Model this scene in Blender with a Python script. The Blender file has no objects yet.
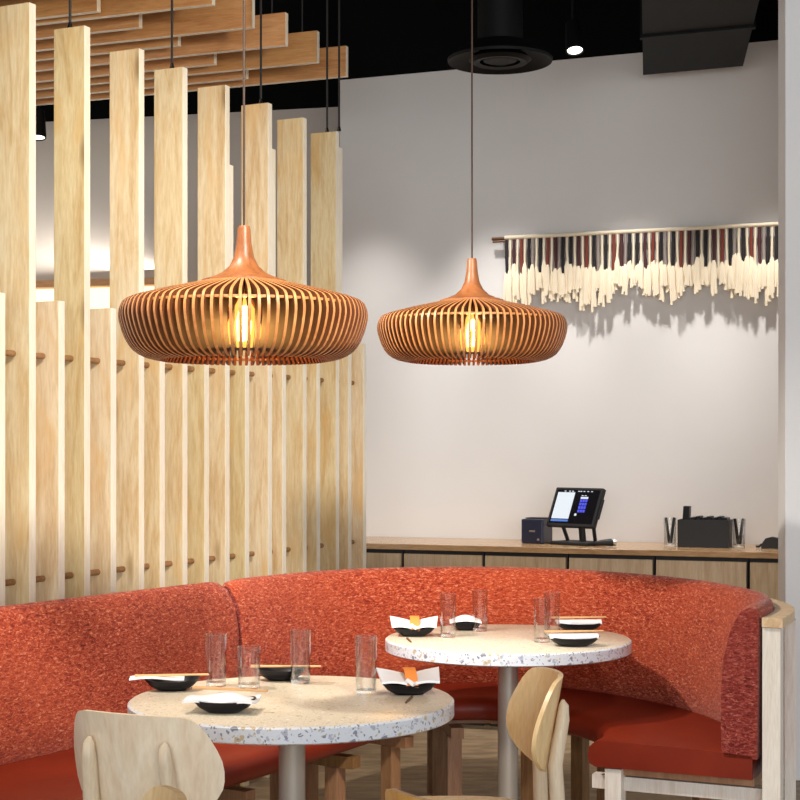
import bpy, bmesh, math, random
from mathutils import Vector, Matrix
random.seed(7)
PI = math.pi
S = bpy.context.scene
C = S.collection
F = 1550.0            # focal length in pixels of an 800 px frame
CH = 1.44             # camera height

# ------------------------------------------------------------------ camera, world, light
cd = bpy.data.cameras.new('camera'); cam = bpy.data.objects.new('camera', cd); C.objects.link(cam)
cam.location = (0, 0, CH); cam.rotation_euler = (PI/2, 0, 0)
cd.sensor_width = 36; cd.lens = 36*F/800; cd.shift_y = 50/800; cd.clip_start = .05; cd.clip_end = 100
S.camera = cam
S.view_settings.view_transform = 'Standard'; S.view_settings.look = 'None'
S.view_settings.exposure = 0.0; S.view_settings.gamma = 1; S.view_settings.use_curve_mapping = False
w = bpy.data.worlds.new('world'); S.world = w; w.use_nodes = True
w.node_tree.nodes['Background'].inputs[0].default_value = (.97, .95, .93, 1)
w.node_tree.nodes['Background'].inputs[1].default_value = .80

def aim(o, tgt):
    o.rotation_euler = (Vector(tgt)-o.location).to_track_quat('-Z', 'Y').to_euler()
def area(name, loc, tgt, sx, sy, power, col):
    l = bpy.data.lights.new(name, 'AREA'); l.shape = 'RECTANGLE'; l.size = sx; l.size_y = sy
    l.energy = power; l.color = col
    o = bpy.data.objects.new(name, l); C.objects.link(o); o.location = loc; aim(o, tgt); return o
def spot(name, loc, tgt, power, col, ang=60, blend=.6, r=.04):
    l = bpy.data.lights.new(name, 'SPOT'); l.energy = power; l.color = col
    l.spot_size = math.radians(ang); l.spot_blend = blend; l.shadow_soft_size = r
    o = bpy.data.objects.new(name, l); C.objects.link(o); o.location = loc; aim(o, tgt); return o
DAY = (.90, .95, 1); WARM = (1, .83, .62); NEUT = (1, .93, .84)
area('window_daylight', (0.8, -4.2, 2.3), (0, 5.5, 1.0), 9.0, 3.4, 400, DAY)
spot('booth_downlight', (-1.30, 4.65, 3.05), (.70, 5.55, .6), 315, NEUT, 68, .6, .04)
spot('canopy_fill', (1.3, 2.4, 2.7), (-1.0, 6.3, 3.2), 330, WARM, 34, .8, .2)  # unseen spot added to brighten the ceiling baffles
spot('front_table_downlight', (-1.3, 3.7, 3.6), (-.35, 4.4, .75), 260, NEUT, 60, .8, .06)
spot('screen_downlight', (1.0, 1.6, 3.9), (-.95, 6.2, 1.15), 1050, NEUT, 46, .9, .30)
def washer(name, a, power):
    p = Vector((-.3466, 8.955, 0))+Vector((.936,-.353,0))*a+Vector((-.353,-.936,0))*.56
    q = Vector((-.3466, 8.955, 0))+Vector((.936,-.353,0))*(a+.05)+Vector((-.353,-.936,0))*.02
    spot(name, (p.x, p.y, 3.32), (q.x, q.y, .25), power, (1, .97, .94), 64, 1.0, .05)
washer('wall_washer_one', .20, 75); washer('wall_washer_two', .95, 120); washer('wall_washer_three', 1.70, 120); washer('wall_washer_four', 2.45, 120)
area('valance_uplight', (-2.0, 9.93, 2.60), (-2.0, 10.02, 3.2), 1.5, .05, 6, NEUT)

# ------------------------------------------------------------------ materials
def newmat(name):
    m = bpy.data.materials.new(name); m.use_nodes = True
    nt = m.node_tree; b = nt.nodes['Principled BSDF']; return m, nt, b
def plain(name, col, rough=.5, metal=0, spec=.5, emit=None, es=0):
    m, nt, b = newmat(name)
    b.inputs['Base Color'].default_value = (*col, 1); b.inputs['Roughness'].default_value = rough
    b.inputs['Metallic'].default_value = metal; b.inputs['Specular IOR Level'].default_value = spec
    if emit:
        b.inputs['Emission Color'].default_value = (*emit, 1); b.inputs['Emission Strength'].default_value = es
    return m
def ramp(nt, fac, stops):
    r = nt.nodes.new('ShaderNodeValToRGB')
    while len(r.color_ramp.elements) < len(stops): r.color_ramp.elements.new(.5)
    for e, (p, c) in zip(r.color_ramp.elements, stops): e.position = p; e.color = (*c, 1)
    nt.links.new(fac, r.inputs[0]); return r.outputs[0]
def coords(nt, scale=(1,1,1), rand=False):
    tc = nt.nodes.new('ShaderNodeTexCoord'); mp = nt.nodes.new('ShaderNodeMapping')
    mp.inputs['Scale'].default_value = scale
    nt.links.new(tc.outputs['Object'], mp.inputs['Vector'])
    if rand:
        oi = nt.nodes.new('ShaderNodeObjectInfo'); v = nt.nodes.new('ShaderNodeVectorMath'); v.operation = 'SCALE'
        v.inputs[0].default_value = (13, 7, 29); nt.links.new(oi.outputs['Random'], v.inputs['Scale'])
        nt.links.new(v.outputs[0], mp.inputs['Location'])
    return mp.outputs[0]
def noise(nt, vec, scale, detail=4, rough=.5, dist=0):
    n = nt.nodes.new('ShaderNodeTexNoise'); n.inputs['Scale'].default_value = scale
    n.inputs['Detail'].default_value = detail; n.inputs['Roughness'].default_value = rough
    n.inputs['Distortion'].default_value = dist
    nt.links.new(vec, n.inputs['Vector']); return n.outputs['Fac']
def mixc(nt, fac, a, b, mode='MIX'):
    m = nt.nodes.new('ShaderNodeMix'); m.data_type = 'RGBA'; m.blend_type = mode
    for s, v in ((0, fac), (6, a), (7, b)):
        if hasattr(v, 'node'): nt.links.new(v, m.inputs[s])
        elif s == 0: m.inputs[0].default_value = v
        else: m.inputs[s].default_value = (*v, 1)
    return m.outputs[2]
def bump(nt, b, h, strength, dist=.01):
    n = nt.nodes.new('ShaderNodeBump'); n.inputs['Strength'].default_value = strength; n.inputs['Distance'].default_value = dist
    nt.links.new(h, n.inputs['Height']); nt.links.new(n.outputs[0], b.inputs['Normal'])
def wood(name, lo, mid, hi, scale=(9, 9, .9), rough=.45, rand=True, vary=.16, knots=False):
    m, nt, b = newmat(name); v = coords(nt, scale, rand)
    f = noise(nt, v, 2.2, 5, .6, 1.3)
    col = ramp(nt, f, [(.30, lo), (.5, mid), (.72, hi)])
    f2 = noise(nt, coords(nt, tuple(s*6 for s in scale), rand), 3, 2, .6)
    col = mixc(nt, .22, col, ramp(nt, f2, [(.35, tuple(c*.72 for c in lo)), (.65, hi)]), 'MIX')
    if knots:
        f3 = noise(nt, coords(nt, (3.2, 3.2, 1.1), rand), 1.6, 3, .6, .8)
        col = mixc(nt, ramp(nt, f3, [(.52, (0,0,0)), (.68, (.75,.75,.75))]), col, (.80,.50,.20))
        vo = nt.nodes.new('ShaderNodeTexVoronoi'); vo.inputs['Scale'].default_value = 1.0
        nt.links.new(coords(nt, (6.5, 6.5, 1.7), rand), vo.inputs['Vector'])
        k = ramp(nt, vo.outputs['Distance'], [(.05, (1,1,1)), (.16, (0,0,0))])
        col = mixc(nt, k, col, tuple(c*.55 for c in lo))
    if rand:
        oi = nt.nodes.new('ShaderNodeObjectInfo'); mr = nt.nodes.new('ShaderNodeMapRange')
        mr.inputs[3].default_value = 1-vary; mr.inputs[4].default_value = 1.0
        nt.links.new(oi.outputs['Random'], mr.inputs[0])
        cb = nt.nodes.new('ShaderNodeCombineColor'); p = nt.nodes.new('ShaderNodeMath'); p.operation = 'POWER'; p.inputs[1].default_value = 2.2
        nt.links.new(mr.outputs[0], p.inputs[0]); nt.links.new(mr.outputs[0], cb.inputs[0]); nt.links.new(mr.outputs[0], cb.inputs[1]); nt.links.new(p.outputs[0], cb.inputs[2])
        col = mixc(nt, 1.0, col, cb.outputs[0], 'MULTIPLY')
    nt.links.new(col, b.inputs['Base Color']); b.inputs['Roughness'].default_value = rough
    return m
M = {}
M['birch'] = wood('birch', (.66,.42,.19), (.84,.66,.42), (.92,.79,.58), (7, 7, .9), knots=True)
M['baffle'] = wood('baffle_wood_warm_lit', (.52,.22,.08), (.68,.34,.14), (.78,.45,.22), (.9, .9, 9))  # orange of the warm lighting mixed into the wood colour
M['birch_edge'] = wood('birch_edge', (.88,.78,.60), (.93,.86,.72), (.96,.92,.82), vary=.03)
M['ply'] = wood('chair_plywood', (.78,.50,.22), (.87,.63,.33), (.92,.71,.42), (6, 6, 1.2), .35, vary=.06)
M['ply_pale'] = wood('pale_plywood', (.80,.61,.42), (.90,.75,.56), (.94,.83,.68), (5, 5, 1.0), .35, vary=.05)
M['ply_gold'] = wood('golden_plywood', (.58,.26,.05), (.70,.36,.09), (.78,.45,.14), (6, 6, 1.2), .35, vary=.05)
M['chair_leg'] = wood('chair_leg_wood', (.66,.50,.34), (.76,.62,.46), (.82,.70,.55), (12,12,1), .4, vary=.05)
M['frame_wood_lit'] = wood('frame_wood_lit', (.66,.58,.50), (.76,.70,.64), (.84,.80,.76), (12,12,1.2), .5, vary=.05)  # whitish daylight on the end frame put into the wood colour
M['leg_wood_shade'] = wood('leg_wood_shade', (.24,.11,.055), (.34,.17,.09), (.44,.24,.13), (12,12,1.2), .5, vary=.3)  # shade under the bench put into the wood colour
M['cap_wood'] = wood('cap_wood', (.50,.32,.16), (.66,.47,.28), (.76,.58,.38), (6,6,6), .5, vary=.05)
M['counter'] = wood('counter_wood', (.30,.17,.08), (.42,.25,.12), (.54,.34,.18), (1.5, 9, 9), .22, vary=.02)
M['door'] = wood('door_wood', (.38,.26,.15), (.48,.35,.22), (.56,.43,.29), (9,9,.8), .5, vary=.05)
M['walnut'] = wood('lamp_wood', (.22,.07,.02), (.32,.11,.035), (.42,.16,.06), (9,9,3), .4, vary=.05)
M['fin_side_shade'] = wood('lamp_fin_side_shade', (.10,.028,.010), (.15,.045,.015), (.20,.065,.025), (9,9,3), .5, vary=.05)  # shade in the gaps between fins painted as dark sides
M['fin_edge_lit'] = wood('lamp_fin_edge_lit', (.52,.175,.05), (.65,.26,.08), (.76,.36,.13), (9,9,3), .4, vary=.05)  # light catching the fin edges painted as a brighter wood
M['bar_wood'] = wood('bar_wood', (.22,.10,.04), (.34,.17,.07), (.42,.24,.12), (9,9,9), .5)
M['black'] = plain('black', (.010,.010,.011), .55)
M['ceil'] = plain('ceiling_black', (.003,.003,.003), .9, spec=.1)
M['duct'] = plain('duct_black', (.002,.002,.002), .6, spec=.2)
M['cable'] = plain('cable_black', (.012,.010,.010), .6)
M['cord_brown'] = plain('lamp_cord', (.04,.018,.01), .6)
M['dish'] = plain('dish_black', (.004,.004,.007), .4, spec=.25)
M['cloth'] = plain('napkin_white', (.86,.87,.90), .8)
M['orange'] = plain('tag_orange', (.85,.27,.05), .6)
M['bamboo'] = plain('chopstick', (.62,.36,.16), .5)
M['pedestal'] = plain('pedestal', (.42,.38,.33), .38, .35)
M['screen_white'] = plain('screen_white', (.1,.1,.1), .4, emit=(.85,.93,1), es=.85)
M['screen_black'] = plain('screen_black', (.004,.004,.007), .2)
M['screen_blue'] = plain('screen_blue', (.05,.05,.2), .4, emit=(.05,.07,.75), es=.9)
M['navy'] = plain('navy_box', (.012,.017,.045), .35)
M['chrome'] = plain('chrome', (.6,.6,.62), .2, 1)
M['cordcream'] = plain('cord_cream', (.86,.74,.55), .85)
M['cordblack'] = plain('cord_black', (.016,.012,.014), .85)
M['cordrust'] = plain('cord_rust', (.20,.035,.02), .85)
M['cordplum'] = plain('cord_plum', (.07,.018,.02), .85)
M['cordgrey'] = plain('cord_grey', (.30,.25,.22), .85)
M['rod'] = plain('rod_brown', (.14,.06,.025), .5)
M['led'] = plain('led_panel', (.9,.85,.7), .5, emit=(1,.86,.55), es=1.25)
M['lens'] = plain('lamp_lens', (.9,.9,.9), .5, emit=(1,.97,.9), es=3)
M['filament'] = plain('filament', (1,.8,.4), .5, emit=(1,.62,.22), es=60)
M['brass'] = plain('socket_brass', (.45,.25,.09), .35, .9)
M['whitepaint'] = plain('white_paint', (.78,.78,.79), .6)

def wallmat(name, a, b_):
    m, nt, b = newmat(name)
    f = noise(nt, coords(nt), 1.3, 3, .5)
    nt.links.new(ramp(nt, f, [(.3, a), (.7, b_)]), b.inputs['Base Color']); b.inputs['Roughness'].default_value = .85
    bump(nt, b, noise(nt, coords(nt), 60, 3), .05, .004)
    return m
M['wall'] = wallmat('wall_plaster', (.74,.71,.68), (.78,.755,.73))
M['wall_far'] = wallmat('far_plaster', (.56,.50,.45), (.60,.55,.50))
M['column'] = wallmat('column_plaster', (.84,.84,.84), (.88,.88,.88))

def glassmat():
    m, nt, b = newmat('glass'); nt.nodes.remove(b)
    out = nt.nodes['Material Output']
    tr = nt.nodes.new('ShaderNodeBsdfTransparent'); tr.inputs[0].default_value = (.985,.99,.99,1)
    gl = nt.nodes.new('ShaderNodeBsdfGlossy'); gl.inputs['Roughness'].default_value = .04
    lw = nt.nodes.new('ShaderNodeLayerWeight'); lw.inputs[0].default_value = .32
    mp = nt.nodes.new('ShaderNodeMapRange'); mp.inputs[3].default_value = .03; mp.inputs[4].default_value = .75
    mx = nt.nodes.new('ShaderNodeMixShader')
    nt.links.new(lw.outputs['Facing'], mp.inputs[0]); nt.links.new(mp.outputs[0], mx.inputs[0])
    nt.links.new(tr.outputs[0], mx.inputs[1]); nt.links.new(gl.outputs[0], mx.inputs[2])
    nt.links.new(mx.outputs[0], out.inputs[0]); return m
M['glass'] = glassmat()
def glassbase():
    m, nt, b = newmat('glass_base')
    b.inputs['Transmission Weight'].default_value = 1; b.inputs['Roughness'].default_value = .08; b.inputs['IOR'].default_value = 1.4
    b.inputs['Base Color'].default_value = (.97,.98,.98,1); return m
M['glass_base'] = glassbase()
def bulbglass():
    m, nt, b = newmat('amber_glass'); nt.nodes.remove(b); out = nt.nodes['Material Output']
    tr = nt.nodes.new('ShaderNodeBsdfTransparent'); tr.inputs[0].default_value = (1,.78,.42,1)
    e = nt.nodes.new('ShaderNodeEmission'); e.inputs[0].default_value = (1,.48,.10,1); e.inputs[1].default_value = 2.6
    a = nt.nodes.new('ShaderNodeMixShader'); a.inputs[0].default_value = .45
    nt.links.new(tr.outputs[0], a.inputs[1]); nt.links.new(e.outputs[0], a.inputs[2]); nt.links.new(a.outputs[0], out.inputs[0]); return m
M['amber'] = bulbglass()

def fabric(name, cols, rough=.95):
    m, nt, b = newmat(name)
    v = coords(nt, (1, 1, 2.6))
    f = noise(nt, v, 60, 3, .8, .8)
    n2 = noise(nt, coords(nt), 3.0, 2)
    col = ramp(nt, f, [(.36, cols[0]), (.46, cols[1]), (.56, cols[2]), (.68, cols[3])])
    col = mixc(nt, ramp(nt, n2, [(.4, (0,0,0)), (.65, (.35,.35,.35))]), col, cols[2])
    nt.links.new(col, b.inputs['Base Color']); b.inputs['Roughness'].default_value = rough
    b.inputs['Sheen Weight'].default_value = .15; b.inputs['Specular IOR Level'].default_value = .15
    bump(nt, b, f, .5, .006); return m
M['tweed'] = fabric('red_tweed', ((.11,.010,.006), (.29,.033,.012), (.41,.072,.026), (.68,.27,.16)))
M['tweed_shade'] = fabric('shaded_tweed', ((.07,.006,.006), (.17,.019,.015), (.28,.045,.030), (.48,.17,.13)))  # for the cushion ends, their shade put into the tweed colour
def leather():
    m, nt, b = newmat('red_leather'); f = noise(nt, coords(nt), 5, 3)
    nt.links.new(ramp(nt, f, [(.3, (.15,.013,.004)), (.7, (.20,.019,.005))]), b.inputs['Base Color'])
    b.inputs['Roughness'].default_value = .42; b.inputs['Specular IOR Level'].default_value = .28; bump(nt, b, noise(nt, coords(nt), 140, 2), .08, .003); return m
M['leather'] = leather()
def terrazzo(name, base, chips, sc=34, th=.30):
    m, nt, b = newmat(name); v = coords(nt)
    nz = nt.nodes.new('ShaderNodeTexNoise'); nz.inputs['Scale'].default_value = 30; nt.links.new(v, nz.inputs['Vector'])
    av = nt.nodes.new('ShaderNodeVectorMath'); av.operation = 'MULTIPLY_ADD'; av.inputs[1].default_value = (.034,)*3
    nt.links.new(nz.outputs['Color'], av.inputs[0]); nt.links.new(v, av.inputs[2])
    vo = nt.nodes.new('ShaderNodeTexVoronoi'); vo.inputs['Scale'].default_value = sc; nt.links.new(av.outputs[0], vo.inputs['Vector'])
    vb = nt.nodes.new('ShaderNodeTexVoronoi'); vb.inputs['Scale'].default_value = sc*2.3; nt.links.new(av.outputs[0], vb.inputs['Vector'])
    def chip(vn, lo):
        d = ramp(nt, vn.outputs['Distance'], [(th-.03, (1,1,1)), (th, (0,0,0))])
        sp = nt.nodes.new('ShaderNodeSeparateColor'); nt.links.new(vn.outputs['Color'], sp.inputs[0])
        keep = ramp(nt, sp.outputs[0], [(lo, (0,0,0)), (lo+.01, (1,1,1))])
        c = ramp(nt, sp.outputs[1], [(i/len(chips), ch) for i, ch in enumerate(chips)])
        c.node.color_ramp.interpolation = 'CONSTANT'
        return mixc(nt, 1.0, d, keep, 'MULTIPLY'), c
    f1, c1 = chip(vo, .34); f2, c2 = chip(vb, .22)
    col = mixc(nt, f1, base, c1); col = mixc(nt, f2, col, c2)
    nt.links.new(col, b.inputs['Base Color']); b.inputs['Roughness'].default_value = .33; return m
M['terrazzo'] = terrazzo('terrazzo_top', (.72,.64,.50), ((.50,.46,.31), (.86,.82,.74), (.62,.48,.28), (.42,.36,.28)), 62, .30)
M['terrazzo_edge_daylit'] = terrazzo('terrazzo_edge_daylit', (.66,.70,.76), ((.40,.43,.52), (.62,.64,.70), (.50,.42,.28), (.22,.24,.30)), 46, .36)  # cool daylight on the rim put into the bluish base; flecks are stone
def floormat():
    m, nt, b = newmat('floor_stone')
    br = nt.nodes.new('ShaderNodeTexBrick'); br.inputs['Scale'].default_value = 1.6; br.inputs['Mortar Size'].default_value = .006
    br.inputs['Color1'].default_value = (.27,.20,.13,1); br.inputs['Color2'].default_value = (.34,.26,.17,1); br.inputs['Mortar'].default_value = (.42,.35,.25,1)
    mp = coords(nt); mp.node.inputs['Rotation'].default_value = (0,0,.55); nt.links.new(mp, br.inputs['Vector'])
    f = noise(nt, coords(nt, (1.5,4,1)), 4, 5)
    col = mixc(nt, .55, br.outputs['Color'], ramp(nt, f, [(.35, (.15,.09,.05)), (.65, (.46,.32,.18))]))
    nt.links.new(col, b.inputs['Base Color']); b.inputs['Roughness'].default_value = .45; return m
M['floor'] = floormat()

# ------------------------------------------------------------------ mesh helpers
class MB:
    def __init__(s): s.bm = bmesh.new(); s.mi = 0
    def _new(s, before):
        for f in s.bm.faces:
            if f.index == -1 or f not in before: pass
    def box(s, x0, x1, y0, y1, z0, z1, mat=None, bev=0, M4=None):
        r = bmesh.ops.create_cube(s.bm, size=1); vs = r['verts']
        for v in vs:
            v.co = Vector(((x0+x1)/2+v.co.x*(x1-x0), (y0+y1)/2+v.co.y*(y1-y0), (z0+z1)/2+v.co.z*(z1-z0)))
        fs = set(f for v in vs for f in v.link_faces)
        if bev:
            es = list(set(e for v in vs for e in v.link_edges))
            r2 = bmesh.ops.bevel(s.bm, geom=es, offset=bev, segments=2, affect='EDGES', profile=.6)
            vs = list(set(v for f in r2['faces'] for v in f.verts) | set(v for v in vs if v.is_valid))
            fs = set(f for v in vs for f in v.link_faces)
        if M4 is not None:
            for v in vs: v.co = M4 @ v.co
        for f in fs: f.material_index = s.mi
        return s
    def bar(s, pts, rads, n=10, flat=1.0):
        """tube through points with per-point radius, capped"""
        pts = [Vector(p) for p in pts]; rings = []
        ref = Vector((1,0,0)) if abs((pts[-1]-pts[0]).normalized().x) < .8 else Vector((0,1,0))
        for i, p in enumerate(pts):
            t = (pts[min(i+1, len(pts)-1)]-pts[max(i-1, 0)]).normalized()
            a = (ref-t*ref.dot(t)).normalized(); b = t.cross(a)
            r = rads[i] if hasattr(rads, '__len__') else rads
            rings.append([s.bm.verts.new(p+a*(r*math.cos(2*PI*k/n))+b*(r*flat*math.sin(2*PI*k/n))) for k in range(n)])
        for A, B in zip(rings, rings[1:]):
            for k in range(n):
                s.bm.faces.new((A[k], A[(k+1)%n], B[(k+1)%n], B[k])).material_index = s.mi
        s.bm.faces.new(rings[0][::-1]).material_index = s.mi; s.bm.faces.new(rings[-1]).material_index = s.mi
        return s
    def lathe(s, prof, n=48, c=(0,0,0), closed=False):
        rings = []
        for r, z in prof:
            if r < 1e-6: rings.append([s.bm.verts.new((c[0], c[1], c[2]+z))])
            else: rings.append([s.bm.verts.new((c[0]+r*math.cos(2*PI*k/n), c[1]+r*math.sin(2*PI*k/n), c[2]+z)) for k in range(n)])
        pr = list(zip(rings, rings[1:])) + ([(rings[-1], rings[0])] if closed else [])
        for A, B in pr:
            for k in range(n):
                k2 = (k+1) % n
                if len(A) == 1 and len(B) == 1: continue
                if len(A) == 1: f = (A[0], B[k2], B[k])
                elif len(B) == 1: f = (A[k], A[k2], B[0])
                else: f = (A[k], A[k2], B[k2], B[k])
                s.bm.faces.new(f).material_index = s.mi
        return s
    def poly(s, pts, th):
        """prism: polygon points extruded by vector th"""
        a = [s.bm.verts.new(p) for p in pts]; b = [s.bm.verts.new(Vector(p)+Vector(th)) for p in pts]
        s.bm.faces.new(a[::-1]).material_index = s.mi; s.bm.faces.new(b).material_index = s.mi; n = len(a)
        for k in range(n): s.bm.faces.new((a[k], a[(k+1)%n], b[(k+1)%n], b[k])).material_index = s.mi
        return s
    def build(s, name, mats, parent=None, smooth=None, loc=None):
        bmesh.ops.recalc_face_normals(s.bm, faces=s.bm.faces[:])
        me = bpy.data.meshes.new(name); s.bm.to_mesh(me); s.bm.free()
        if not isinstance(mats, (list, tuple)): mats = [mats]
        for m in mats: me.materials.append(m)
        if smooth:
            me.polygons.foreach_set('use_smooth', [True]*len(me.polygons))
            me.set_sharp_from_angle(angle=math.radians(smooth))
        o = bpy.data.objects.new(name, me); C.objects.link(o)
        if parent: o.parent = parent
        if loc: o.location = loc
        return o
def tag(o, label, cat, group=None):
    o['label'] = label; o['category'] = cat
    if group: o['group'] = group
    return o
def thing(name, label, cat, loc=(0,0,0), rz=0, group=None):
    o = bpy.data.objects.new(name, None); o.empty_display_size = .1; C.objects.link(o)
    o.location = loc; o.rotation_euler = (0, 0, rz); return tag(o, label, cat, group)
def struct(o): o['kind'] = 'structure'; return o
def copy_tree(o, parent=None):
    c = o.copy(); C.objects.link(c)
    if parent: c.parent = parent
    for ch in list(o.children): copy_tree(ch, c)
    return c

# ------------------------------------------------------------------ room shell
AX = Vector((.936, -.353, 0)).normalized()      # along the back wall, to the right
IN = Vector((-.353, -.936, 0)).normalized()     # from the back wall into the room
W0 = Vector((-.3466, 8.955, 0))                 # left end of the back wall
def wp(a, d, z=0): return W0+AX*a+IN*d+Vector((0,0,z))
def a_at(px, d):
    r = (px-400)/F; P = W0+IN*d
    return (r*P.y-P.x)/(AX.x-r*AX.y)
WROT = math.atan2(AX.y, AX.x)
PAINT = 3.577; CEIL = 4.3

struct(MB().box(-6, 6, -5, 13, -.1, 0).build('floor', M['floor']))
struct(MB().box(-6, 6, -5, 13, CEIL, CEIL+.1).build('ceiling', M['ceil']))
def wallbox(name, p, q, th, z0, z1, mat):
    """wall slab whose room face runs p -> q; thickness goes to the left-hand side of p->q"""
    p, q = Vector(p), Vector(q); d = (q-p).normalized(); n = Vector((-d.y, d.x, 0))
    m = MB(); m.poly([(*p.xy, z0), (*q.xy, z0), (*(q+n*th).xy, z0), (*(p+n*th).xy, z0)], (0,0,z1-z0))
    return struct(m.build(name, mat))
we = wp(4.2, 0)
wallbox('wall_back', W0, we, .14, 0, PAINT, M['wall'])
wallbox('trim_1', W0+IN*.002, we+IN*.002, .14, PAINT, CEIL, M['ceil'])
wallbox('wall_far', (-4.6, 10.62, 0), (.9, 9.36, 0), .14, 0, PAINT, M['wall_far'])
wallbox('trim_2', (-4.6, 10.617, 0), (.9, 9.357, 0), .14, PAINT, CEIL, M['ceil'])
# free-standing column at the right
m = MB(); m.box(0, 1.6, 0, .13, 0, CEIL, bev=.004); o = struct(m.build('wall_right', M['column'])); o.location = (.2439*6.88, 6.75, 0)

# black duct box under the painted line, running out from the back wall
t = thing('ceiling_duct', 'black rectangular duct box against the top of the back wall', 'duct', (0,0,0))
bl = Vector((243/F*8.19, 8.19)); br_ = Vector((343/F*8.00, 8.00)); dd = Vector((-.16, -1)).normalized()
zb = CH+375*8.19/F
m = MB(); L = 2.3
pts = [bl, br_, br_+dd*L, bl+dd*L]
t.location = ((bl.x+br_.x)/2, 8.1, zb)
m.poly([(p.x-t.location.x, p.y-8.1, 0) for p in pts], (0,0,CEIL-zb-.002)); m.build('duct_body', M['duct'], t)
for k in (.75, 1.6):
    q = [bl+dd*k-Vector((.012,0)), br_+dd*k+Vector((.012,0)), br_+dd*(k+.04)+Vector((.012,0)), bl+dd*(k+.04)-Vector((.012,0))]
    MB().poly([(p.x-t.location.x, p.y-8.1, -.012) for p in q], (0,0,CEIL-zb)).build('duct_flange', M['duct'], t)

# round diffuser on a vertical duct
Y = 6.9; X = 100/F*Y
t = thing('air_diffuser', 'black round ceiling air diffuser on a fat vertical duct', 'air vent', (X, Y, CH+388*Y/F))
MB().lathe([(.10,.06), (.10,CEIL-t.location.z-.002)], 32).build('duct_pipe', M['duct'], t, 40)
m = MB(); m.lathe([(.0,.015),(.06,.0),(.075,.005),(.06,.02)], 40)
m.lathe([(.09,.0),(.12,-.005),(.14,.01),(.12,.03)], 40, closed=True)
m.lathe([(.10,.07),(.15,.05),(.20,.025),(.232,.0),(.235,.012),(.20,.04),(.15,.075),(.10,.09)], 48, closed=True); m.build('diffuser_cone', M['duct'], t, 40)

def spotlamp(label, px, py, Y, tgt):
    p = Vector(((px-400)/F*Y, Y, CH-(py-450)*Y/F))
    t = thing('spot_lamp', label, 'lamp', p)
    q = (Vector(tgt)-p).to_track_quat('-Z','Y').to_matrix().to_4x4()
    m = MB(); m.lathe([(.0,.16),(.035,.16),(.045,.02),(.045,0),(.04,0),(.04,.01)], 24)
    for v in m.bm.verts: v.co = q @ v.co
    m.build('lamp_housing', M['duct'], t, 40)
    m = MB(); m.lathe([(.0,.006),(.038,.006)], 24)
    for v in m.bm.verts: v.co = q @ v.co
    m.build('lamp_lens', M['lens'], t)
    top = q @ Vector((0,0,.15)); MB().bar([top, (top.x, top.y, CEIL-p.z-.001)], .008).build('lamp_stem', M['duct'], t)
spotlamp('small black ceiling spot lamp seen right of the round air diffuser', 575, 51, 7.6, (1.0, 6.4, 0))
spotlamp('small black spot lamp glimpsed between the two leftmost tall screen boards', 38, 138, 8.6, (-1.9, 8.0, 0))

# far lit valance seen between the boards
t = thing('light_valance', 'glowing yellow light strip under a wooden bar seen behind the screen', 'light', (-2.0, 9.93, 2.375), math.atan2(-1.26, 5.5))
MB().box(-1.0,.62,-.09,.06,.105,.15, bev=.004).build('wooden_bar', M['baffle'], t)
MB().box(-.99,.61,-.03,.05,-.13,.10, bev=.004).build('lit_panel', M['led'], t)

# ------------------------------------------------------------------ slatted screen
SD = Vector((.4266, .9045, 0)).normalized()     # along the screen, away from the camera
SN = Vector((.9045, -.4266, 0)).normalized()    # towards the right-hand (room) edge of each board
S0 = Vector((-1.3352, 5.2, 0))
PIT = .1608; BW = .137; BT = .030
scr = thing('slatted_screen', 'tall screen of pale birch boards in alternating heights behind the red banquette', 'screen', S0)
SROT = math.atan2(SN.y, SN.x)
def sl(name, i_s, off, w_, th, z0, z1, mats, bev=.0025):
    """board whose right edge far corner is at distance i_s along the screen"""
    m = MB(); m.box(-w_, 0, -th, 0, 0, z1-z0, bev=bev)
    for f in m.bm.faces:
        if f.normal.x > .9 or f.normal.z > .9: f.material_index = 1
    o = m.build(name, mats, scr); o.rotation_euler = (0,0,SROT)
    o.location = SD*i_s+SN*off+Vector((0,0,z0)); return o
ZL, ZS = 2.982, 1.968
BT = .036
for i in range(-4, 18):
    lng = (i % 2 == 1 and i < 17)
    sl('slat', PIT*i+.006+(.012 if i < 3 else 0)+{5:.020,11:.034,13:.030,15:.032}.get(i, 0), 0, BW, BT, 0.0, (ZL-.0015*max(i,0) if lng else ZS), [M['birch'], M['birch_edge']])
for i, zt in ((9, 2.64), (11, 2.77), (15, 2.89)):
    sl('batten', PIT*i+(.036 if i == 9 else .072), .0, .05, .034, ZS+.02, zt, [M['birch'], M['birch_edge']])
for z in (1.772, .985):
    for i in range(-4, 17):
        m = MB(); a = SD*(PIT*i+.008)-SN*(BW*.42); b = SD*(PIT*(i+1)-BT+.004)-SN*(BW*.42)
        m.bar([(0,0,0), b-a], .0115, 10); m.build('dowel', M['bar_wood'], scr, 40, loc=a+Vector((0,0,z)))
for px in (70, 172, 257, 324, 336):
    i = {70:3, 172:7, 257:11, 324:15, 336:15}[px]
    r = (px-400)/F; P = S0+SD*(PIT*i-BT/2)
    k = (r*P.y-P.x)/(-SN.x+r*SN.y)          # distance back along the board
    p = SD*(PIT*i-BT/2+{11:.034,15:.032}.get(i, 0))-SN*k
    MB().bar([(0,0,0),(0,0,CEIL-ZL+.0015*i-.001)], .005, 8).build('hanging_cable', M['cable'], scr, 40, loc=p+Vector((0,0,ZL-.0015*i)))
    MB().lathe([(0,.022),(.006,.022),(.011,0)], 12).build('cable_ferrule', M['chrome'], scr, 40, loc=p+Vector((0,0,ZL-.0015*i)))

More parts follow.
